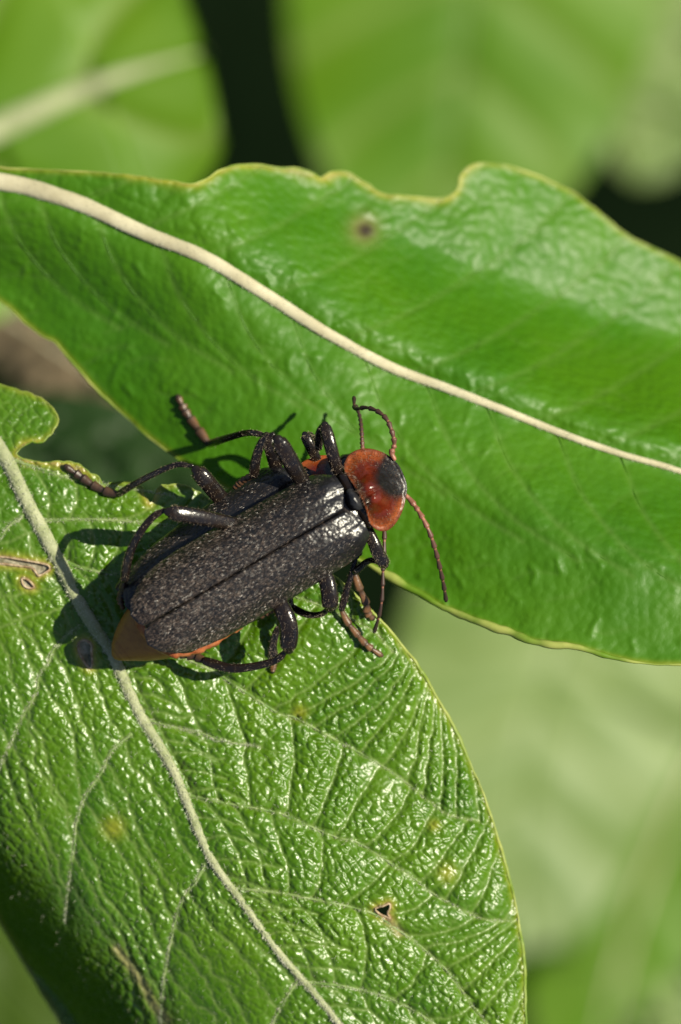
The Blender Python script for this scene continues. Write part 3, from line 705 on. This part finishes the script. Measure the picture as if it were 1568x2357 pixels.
def antenna(beetle, pts, r0, r1, pink=3, seed=0):
    r = np.random.default_rng(seed)
    c = resample(catmull(np.array(pts, float), 14), 1.5); p = P(c[:, 0], c[:, 1], c[:, 2]); n = len(p); t = np.linspace(0, 1, n)
    nseg = 11; w = np.array([1.3, .55, .9] + [1.05] * 8); cuts = np.concatenate([[0], np.cumsum(w)]) / w.sum()
    k = np.clip(np.searchsorted(cuts, t, 'right') - 1, 0, nseg - 1); ph = (t - cuts[k]) / (cuts[k + 1] - cuts[k])
    base = np.interp(t, [0, .1, 1], [r0 * 1.15, r0, r1])
    rd = base * S * (0.62 + 0.62 * ph ** 1.2); rd[ph > 0.92] *= 0.72
    Vt, Ft = tube(p, rd, 10)
    tn = np.where(k < pink, 0.75, np.interp(k, [pink, pink + 3, 10], [0.35, 0.16, 0.05])) * (0.8 + 0.5 * (ph < 0.25)) + 0.45 * (ph < 0.12)
    tn = np.concatenate([[tn[0]] * 3, tn, [tn[-1]] * 3])
    return mk('antenna', Vt, Ft, M['antenna'], beetle, dict(tan=np.clip(np.repeat(tn, 10), 0, 1)))

def frame(front, rear, z_front, z_rear):
    f_, r_ = np.array(front, float), np.array(rear, float); L = np.linalg.norm(r_ - f_); U = (r_ - f_) / L; Vv = np.array([U[1], -U[0]])
    if Vv[1] > 0: Vv = -Vv              # toward the beetle's own left: up the picture
    def B(u, v, w):
        u, v, w = np.broadcast_arrays(np.asarray(u, float), np.asarray(v, float), np.asarray(w, float))
        z = z_front + (z_rear - z_front) * u / L + w
        return P(f_[0] + U[0] * u + Vv[0] * v, f_[1] + U[1] * u + Vv[1] * v, z)
    return B, L

def elytron(beetle, B, L, side, hw, h, nh, seed, roll=0.0):
    n, m = 72, 34
    a = np.linspace(0, 1, n)[:, None]; b = (1.10 * np.linspace(0, 1, m) ** 1.35)[None, :]
    bb = np.clip(b, 0, 1)
    u0 = np.interp(bb, [0, .2, .45, .8, 1], [24, 14, -2, 0, 26]); u1 = L * np.interp(bb, [0, .12, .35, .6, .8, .92, 1], [0.985, 1.005, 1.015, 0.985, 0.93, 0.87, 0.80])
    aa = a ** 0.9
    u = u0 + aa * (u1 - u0)
    W = hw * np.interp(aa, [0, .04, .12, .4, .7, .9, 1], [0.84, 0.92, 0.965, 0.985, 1.0, 0.99, 0.95])
    v = bb * W
    prof = np.interp(aa, [0, .03, .08, .2, .5, .8, .93, 1], [0.66, 0.76, 0.86, 0.97, 1.0, 0.95, 0.82, 0.60])
    w = h * prof * (1 - bb ** 2.7) ** 0.9
    w = w + h * 0.10 * np.exp(-((bb - .66) / .16) ** 2 - ((aa - .055) / .05) ** 2) - h * 0.07 * np.exp(-((bb - .4) / .14) ** 2 - ((aa - .03) / .06) ** 2)
    w = w - 0.014 * np.exp(-(bb / 0.018) ** 2)                                     # seam
    w = w + 0.0025 * np.exp(-((bb - 0.07) / 0.05) ** 2) + 0.003 * np.exp(-((bb - .45) / .05) ** 2) * (aa < .8)
    w = w - np.clip(b - 1, 0, 1) * 0.35                                              # folded-down rim
    vv = np.where(b > 1, W * (1 - (b - 1) * 0.5), v) + 1.0
    w = w + 0.0025 * noise2(u * 1.0, v * 1.0 + seed * 99, 30, seed, 2)
    w = w + roll * side * vv * S
    pts = B(u + 0 * vv, side * vv, w)
    o_ = mk('wing_case', pts.reshape(-1, 3), grid_faces(n, m, flip=(side > 0)), M['elytra'], beetle)
    # fine lying hair, real blades
    if nh:
        r = np.random.default_rng(seed); fi = (0.04 + 0.96 * r.random(nh) ** 0.75) * (n - 2); fj = (0.03 + 0.97 * r.random(nh) ** 0.75) * (m - 4); i = fi.astype(int); j = fj.astype(int)
        x = (fi - i)[:, None]; y = (fj - j)[:, None]
        base = (pts[i, j] * (1 - x) + pts[i + 1, j] * x) * (1 - y) + (pts[i, j + 1] * (1 - x) + pts[i + 1, j + 1] * x) * y
        T = unit(pts[i + 1, j] - pts[i, j]); C = unit(pts[i, j + 1] - pts[i, j]); Nn = unit(np.cross(T, C)); Nn *= np.sign(Nn[:, 2:3])
        C = np.cross(Nn, T)
        ja = r.normal(0, 0.22, (nh, 1)) + side * 0.25 * (fj / m)[:, None] * np.sign((C[:, :1] * 0 + 1))
        d = unit(T * np.cos(ja) + C * np.sin(ja) + Nn * r.uniform(0.15, 0.6, (nh, 1)))
        tw = r.normal(0, 0.9, (nh, 1)); s0 = unit(np.cross(d, Nn)); sd = unit(s0 * np.cos(tw) + np.cross(d, s0) * np.sin(tw))
        Vh, Fh = hairs(base, d, sd, r.uniform(0.009, 0.018, nh), r.uniform(0.0006, 0.0010, nh))
        tag(mk('hair', Vh, Fh, M['hair_down'], o_), kind='stuff')
    return o_

def disc(outline_px, center, zfun, nr=36, under=0.05, attrs=None):
    """closed shield over an outline; zfun(px,py,r,theta)"""
    c = np.array(center, float); o_ = resample(np.vstack([catmull(outline_px, 10, closed=True), np.array(outline_px[:1], float)]), 3.5)[:-1]
    m = len(o_); rr = np.concatenate([np.linspace(0, 1, nr) ** 0.8, [1.0, 0.9, 0.5, 0.0]])
    th = np.arctan2(-(o_[:, 1] - c[1]), o_[:, 0] - c[0])
    px = c[0] + (o_[None, :, 0] - c[0]) * rr[:, None]; py = c[1] + (o_[None, :, 1] - c[1]) * rr[:, None]
    z = zfun(px, py, np.broadcast_to(rr[:, None], px.shape), np.broadcast_to(th[None, :], px.shape))
    ze = z[nr - 1].copy()
    for k, dz in zip(range(nr, nr + 4), (0.008, 0.018, under, under * 1.1)): z[k] = ze * (1 - 0) - dz
    z[nr + 3] = ze.mean() - under; z[nr + 2] = ze.mean() - under
    Vv = P(px, py, z).reshape(-1, 3)
    i, j = np.meshgrid(np.arange(len(rr) - 1), np.arange(m), indexing='ij'); j2 = (j + 1) % m
    F = np.stack([i * m + j, i * m + j2, (i + 1) * m + j2, (i + 1) * m + j], -1).reshape(-1, 4)
    return Vv, F, px, py, rr, th, z

def body_tube(beetle, name, B, us, vs_, ws, hw_, hh, mat, attrs=None, segs=20):
    us, vs_, ws, hw_, hh = [np.asarray(q, float) for q in (us, vs_, ws, hw_, hh)]
    t = np.linspace(0, 1, len(us)); tt = np.linspace(0, 1, len(us) * 8)
    f_ = lambda q: np.interp(tt, t, q)
    for_s = lambda q: np.convolve(np.pad(f_(q), 3, mode='edge'), np.ones(7) / 7, 'valid')
    u, v, w, a, b = map(for_s, (us, vs_, ws, hw_, hh)); th = np.linspace(0, 2 * math.pi, segs, endpoint=False)
    rings = len(u)
    if mat is M['orange']: a = a * (0.955 + 0.06 * noise2(tt * 30, tt * 0 + 2, 1.0, 17, 3))
    V_ = B(u[:, None] + 0 * th, v[:, None] + np.cos(th)[None, :] * a[:, None], w[:, None] + np.sin(th)[None, :] * b[:, None])
    i, j = np.meshgrid(np.arange(rings - 1), np.arange(segs), indexing='ij'); j2 = (j + 1) % segs
    F = np.stack([i * segs + j, i * segs + j2, (i + 1) * segs + j2, (i + 1) * segs + j], -1).reshape(-1, 4)
    return mk(name, V_.reshape(-1, 3), F, mat, beetle, None if attrs is None else {k: np.repeat(fn(tt), segs) for k, fn in attrs.items()})

# ---- the beetle on top
top = empty('beetle', tuple(P(600, 1320, 0.2)))
tag(top, 'black beetle with orange-red thorax shield and hairy wing cases, riding on another beetle', 'beetle', 'mating pair of beetles')
BT, LT = frame((812, 1163), (327, 1446), 0.36, 0.33)
elytron(top, BT, LT, +1, 116, 0.155, 8800, 1)
elytron(top, BT, LT, -1, 116, 0.155, 8800, 2)
body_tube(top, 'underside', BT, [-20, 10, 80, 250, 420, 520, 556], [0, 0, 0, -2, -6, -8, -6], [-0.01, -0.01, -0.02, -0.03, -0.03, -0.02, -0.01], [40, 78, 100, 106, 110, 96, 10], [0.05, 0.075, 0.09, 0.09, 0.085, 0.06, 0.01], M['black'])
body_tube(top, 'abdomen', BT, [300, 340, 400, 470, 530, 560, 572], [-24, -22, -20, -18, -14, -4, 0], [-0.035] * 7, [20, 96, 105, 106, 92, 60, 6], [0.02, 0.05, 0.055, 0.055, 0.05, 0.03, 0.005], M['orange'])
# frayed orange edge of the abdomen under the wing case
pron_out = [(792, 1080), (796, 1058), (812, 1040), (840, 1032), (868, 1036), (894, 1048), (916, 1068), (930, 1094), (937, 1120), (934, 1150), (925, 1180), (910, 1206), (890, 1222), (868, 1220), (852, 1206), (846, 1186), (838, 1162), (822, 1130), (804, 1102)]
pc = (868, 1128)
axis = unit(np.array([0.868, -0.496])); lat = np.array([-0.496, -0.868])
def pz(px, py, r_, th):
    x = (px - pc[0]) * axis[0] + (py - pc[1]) * axis[1]; y = (px - pc[0]) * lat[0] + (py - pc[1]) * lat[1]      # forward, left
    core = np.exp(-((x + 10) / 46) ** 2 - (y / 56) ** 2)
    lobes = 0.022 * np.exp(-((x + 22) / 22) ** 2 - ((np.abs(y) - 20) / 17) ** 2)
    groove = -0.012 * np.exp(-(y / 6) ** 2) * np.exp(-((x + 10) / 34) ** 2)
    rim = 0.006 * sstep(0.86, 1.0, r_) 
    return 0.40 + 0.085 * core + lobes + groove + rim - 0.0006 * np.clip(x, 0, 99) - 0.0000045 * y ** 2 + 0.003 * noise2(px, py, 14, 3, 2)
Vp, Fp, px, py, rr, th, z = disc(pron_out, pc, pz)
x = (px - pc[0]) * axis[0] + (py - pc[1]) * axis[1]; y = (px - pc[0]) * lat[0] + (py - pc[1]) * lat[1]
nz = noise2(px, py, 12, 41, 2)
spot_ = sstep(1.28, 0.70, np.hypot((x - 60) / 60, (y - 4) / 58) + 0.12 * nz)
flange = sstep(0.62, 0.86, np.broadcast_to(rr[:, None], px.shape) + 0.04 * nz)
pron = mk('thorax_shield', Vp, Fp, M['pronotum'], top, dict(spot=spot_.ravel(), flange=flange.ravel(), edge=(0.8 * sstep(0.90, 1.0, np.broadcast_to(rr[:, None], px.shape) + 0.05 * nz)).ravel()))
r = np.random.default_rng(31)
m_ = px.shape[1]; nh = 900; i = r.integers(18, 34, nh); j = r.integers(0, m_, nh); base = Vp.reshape(len(rr), m_, 3)[i, j]
out_d = unit(np.stack([px[i, j] - pc[0], -(py[i, j] - pc[1]), 0 * px[i, j]], 1)); d = unit(out_d * r.uniform(-0.4, 1, (nh, 1)) + [0, 0, 0.7] + r.normal(0, 0.3, (nh, 3)))
Vh, Fh = hairs(base, d, unit(np.cross(d, r.normal(0, 1, (nh, 3)))), r.uniform(0.012, 0.024, nh), 0.0011)
tag(mk('hair', Vh, Fh, M['hair_gold'], pron), kind='stuff')
# scutellum between shield and wing cases
Vs, Fs, *_ = disc([(797, 1132), (806, 1124), (820, 1130), (832, 1148), (836, 1168), (826, 1174), (812, 1172), (800, 1160)], (816, 1150), lambda a, b, r_, t_: 0.445 + 0.030 * (1 - r_ ** 2) + 0.003 * noise2(a, b, 8, 3, 2), nr=14)
mk('scutellum', Vs, Fs, M['black_plate'], top)
# neck band that joins shield and wing cases
Vn, Fn = tube(P(np.array([790, 806, 824, 842, 852]), np.array([1098, 1124, 1152, 1180, 1204]), np.array([0.385, 0.405, 0.41, 0.40, 0.38])), np.array([12, 17, 19, 17, 13]) * S, 14, 0.7)
mk('neck', Vn, Fn, M['black'], top)
# head tucked under the shield
hd = P(np.array([870, 886, 898, 908, 914]), np.array([1120, 1111, 1104, 1099, 1096]), np.array([0.31, 0.30, 0.295, 0.29, 0.28]))
Vn, Fn = tube(hd, np.array([30, 40, 34, 24, 10]) * S, 16, 0.7); head = mk('head', Vn, Fn, M['black'], top)
antenna(top, [(908, 1056, 0.37), (902, 1042, .37), (908, 1022, .38), (903, 995, .39), (890, 965, .37), (868, 946, .33), (842, 938, .27), (818, 940, .20), (815, 915, .12)], 6.6, 4.6, 2, 1)
antenna(top, [(934, 1140, .36), (944, 1150, .36), (958, 1168, .37), (975, 1196, .38), (990, 1228, .37), (1003, 1268, .33), (1014, 1312, .26), (1022, 1350, .18), (1027, 1382, .10)], 6.4, 5.0, 4, 2)
# legs: left hind, left middle, left front, right front, right middle, right hind
leg(top, [(570, 1212, .34), (505, 1199, .41), (440, 1186, .47), (388, 1178, .50)], [(378, 1174, .49), (350, 1192, .47), (316, 1236, .42), (295, 1286, .34), (286, 1334, .26)], [(286, 1336, .25), (281, 1358, .20), (276, 1378, .15), (283, 1400, .10)], 19, 11.5, 8, seed=10)
leg(top, [(712, 1132, .32), (688, 1094, .38), (662, 1050, .44), (640, 1012, .48)], [(628, 1000, .48), (606, 1014, .45), (591, 1050, .40), (584, 1092, .34)], [(582, 1094, .32), (562, 1104, .28), (540, 1122, .24)], 21, 13, 8, seed=20, tan=0.6)
leg(top, [(790, 1100, .33), (774, 1072, .38), (762, 1030, .42), (748, 978, .42)], [(748, 978, .42), (736, 992, .36), (734, 1030, .30)], None, 15.5, 10, 7, seed=30)
leg(top, [(838, 1200, .33), (860, 1248, .33), (872, 1276, .31), (886, 1300, .28)], [(884, 1300, .27), (852, 1290, .22), (818, 1316, .16)], [(816, 1318, .14), (826, 1350, .12), (842, 1386, .08), on_lower(846, 1410, .03), on_lower(858, 1424, .02)], 16, 9, 9.5, seed=40, tan=0.8)
leg(top, [(720, 1290, .30), (748, 1325, .33), (758, 1365, .33), (759, 1398, .31)], [(756, 1402, .30), (738, 1414, .25), (706, 1414, .20), (664, 1394, .14)], [(662, 1392, .13), (636, 1400, .10), (600, 1420, .06)], 20.5, 9.5, 8, seed=50, tan=0.7)
leg(top, [(620, 1350, .30), (646, 1394, .34), (664, 1440, .34), (664, 1494, .30)], [(660, 1498, .29), (634, 1520, .25), (584, 1534, .22), (530, 1538, .19), (474, 1522, .16)], [(474, 1522, .15), (450, 1512, .13), (420, 1506, .11), (396, 1496, .09)], 22.5, 12, 10.5, seed=60, tan=0.25)

# ---- the beetle underneath
low = empty('beetle', tuple(P(520, 1290, 0.02)))
tag(low, 'dark beetle pinned underneath, its amber abdomen tip and one flank showing', 'beetle', 'mating pair of beetles')
BL, LL = frame((703, 1140), (318, 1424), 0.19, 0.17)
elytron(low, BL, LL, +1, 118, 0.13, 2600, 5)
elytron(low, BL, LL, -1, 118, 0.13, 0, 6)
body_tube(low, 'underside', BL, [-60, -10, 80, 250, 400, 470, 480], [0] * 7, [-0.01, -0.02, -0.03, -0.04, -0.04, -0.03, -0.02], [40, 78, 104, 112, 112, 96, 90], [0.05, 0.07, 0.09, 0.09, 0.085, 0.07, 0.06], M['black'])
BA, LA = frame((420, 1390), (261, 1513), 0.15, 0.07)
body_tube(low, 'abdomen', BA, [0, 40, 90, 110, 130, 150, 168, 185, 196, 202], [-6, -10, -6, -4, -2, 0, 2, 2, 0, 0], [0] * 10, [84, 84, 78, 72, 62, 51, 38, 25, 14, 4], [0.10, 0.10, 0.09, 0.085, 0.075, 0.06, 0.045, 0.03, 0.015, 0.004], M['amber'],
          attrs=dict(ring=lambda t: np.clip(0.45 + 0.6 * sum(np.exp(-((t - c) / 0.018) ** 2) for c in (0.79, 0.89)) * 0.7 - 0.35 * sum(np.exp(-((t - c) / 0.02) ** 2) for c in (0.70, 0.83, 0.92)), 0, 1)), segs=28)
body_tube(low, 'belly_edge', BL, [120, 200, 300, 380, 440, 470], [-34, -36, -36, -34, -20, -10], [-0.02] * 6, [60, 110, 116, 112, 90, 20], [0.02, 0.04, 0.045, 0.045, 0.03, 0.01], M['orange'])
plo = [(665, 1122), (682, 1078), (706, 1058), (738, 1048), (770, 1052), (800, 1075), (806, 1120), (790, 1160), (752, 1190), (720, 1190), (690, 1165)]
Vp, Fp, px, py, rr, th, z = disc(plo, (740, 1110), lambda a, b, r_, t_: 0.17 + 0.07 * np.clip(1 - r_ ** 2, 0, 1) + 0.01 * sstep(.85, 1, r_), nr=20)
mk('thorax_shield', Vp, Fp, M['pronotum'], low, dict(spot=sstep(1.1, .8, np.hypot((px - 790) / 45, (py - 1080) / 50)).ravel(), flange=sstep(.6, .85, np.broadcast_to(rr[:, None], px.shape)).ravel()))
hd = P(np.array([780, 806, 830, 848]), np.array([1096, 1082, 1072, 1066]), np.array([0.17, 0.165, 0.15, 0.13]))
Vn, Fn = tube(hd, np.array([34, 40, 32, 16]) * S, 14, 0.7); mk('head', Vn, Fn, M['black'], low)
antenna(low, [(836, 1046, .14), (834, 1020, .12), (832, 985, .08), (828, 958, .02), (820, 934, -.03)], 5.5, 4.2, 1, 3)
antenna(low, [(866, 1080, .14), (878, 1130, .16), (884, 1190, .18), (885, 1250, .20), (882, 1310, .20), (880, 1370, .18), (874, 1412, .15), (862, 1454, .08)], 6.0, 4.4, 1, 4)
leg(low, [(540, 1184, .13), (508, 1146, .19), (478, 1110, .25), (452, 1082, .27)], [(442, 1072, .27), (404, 1070, .25), (352, 1092, .18), (304, 1118, .09), on_lower(272, 1138, .03)], [on_lower(272, 1138, .028), on_lower(246, 1132, .022), on_lower(216, 1118, .02), on_lower(184, 1096, .02), on_lower(152, 1074, .02)], 21, 9, 11, seed=70, tan=0.18)
leg(low, [(640, 1100, .13), (634, 1068, .19), (626, 1034, .24), (614, 1004, .25)], [(612, 1002, .25), (572, 996, .20), (524, 1008, .02), on_upper(482, 1022, .03)], [on_upper(480, 1022, .028), on_upper(462, 996, .022), on_upper(440, 966), on_upper(424, 942), on_upper(410, 914)], 18, 10, 11.5, seed=80, tan=0.36)
leg(low, [(740, 1080, .13), (726, 1050, .19), (712, 1022, .22), (702, 1000, .22)], [(704, 1000, .21), (718, 1004, .15), (728, 1040, .08)], None, 13, 9, 7, seed=90)
leg(low, [(800, 1180, .10), (815, 1225, .16), (822, 1262, .19), (821, 1280, .19)], [(820, 1280, .18), (812, 1312, .15), (800, 1352, .11), on_lower(787, 1400, .05)], [on_lower(786, 1404, .045), on_lower(800, 1432, .03), on_lower(822, 1460, .022), on_lower(846, 1486, .018), on_lower(878, 1508, .014)], 13, 9.5, 8.5, seed=100, tan=0.85)
leg(low, [(640, 1330, .10), (660, 1370, .14), (662, 1410, .15), (646, 1438, .12)], [(644, 1440, .12), (634, 1462, .09), (628, 1490, .05), (630, 1510, .03)], [(630, 1512, .025), (630, 1530, .02), (628, 1546, .015)], 14, 12, 8, seed=110, tan=0.8, mat=None)

# ------------------------------------------------------------------ the twig that carries the leaves, beyond the frame
tw = resample(np.array([(-520, -900, -3.2), (-480, -200, -1.8), (-430, 300, -0.9), (-420, 760, -0.8), (-470, 1400, -2.2), (-560, 2400, -5.0), (-700, 3600, -12.0), (-760, 4200, -34.0)], float), 40)
pt = P(tw[:, 0], tw[:, 1], tw[:, 2])
Vt, Ft = tube(pt, np.full(len(pt), 0.09), 12)
tag(mk('twig', Vt, Ft, M['twig']), 'slender brown twig from which the leaves grow', 'twig')
for lf, a, b, zz in ((leaf_up, (-330, 362), (-430, 330), (-0.24, -0.9)), (leaf_low, (-258, 742), (-425, 700), (float(path[0][2]) * 0 - 0.65, -0.8))):
    pp = catmull(np.array([(a[0] + 14, a[1] + 6, zz[0]), ((a[0] + b[0]) / 2, (a[1] + b[1]) / 2, (zz[0] + zz[1]) / 2 + 0.04), (b[0], b[1], zz[1])], float), 8)
    Vt, Ft = tube(P(pp[:, 0], pp[:, 1], pp[:, 2]), np.full(len(pp), 0.045), 10); mk('petiole', Vt, Ft, M['midrib'], lf)
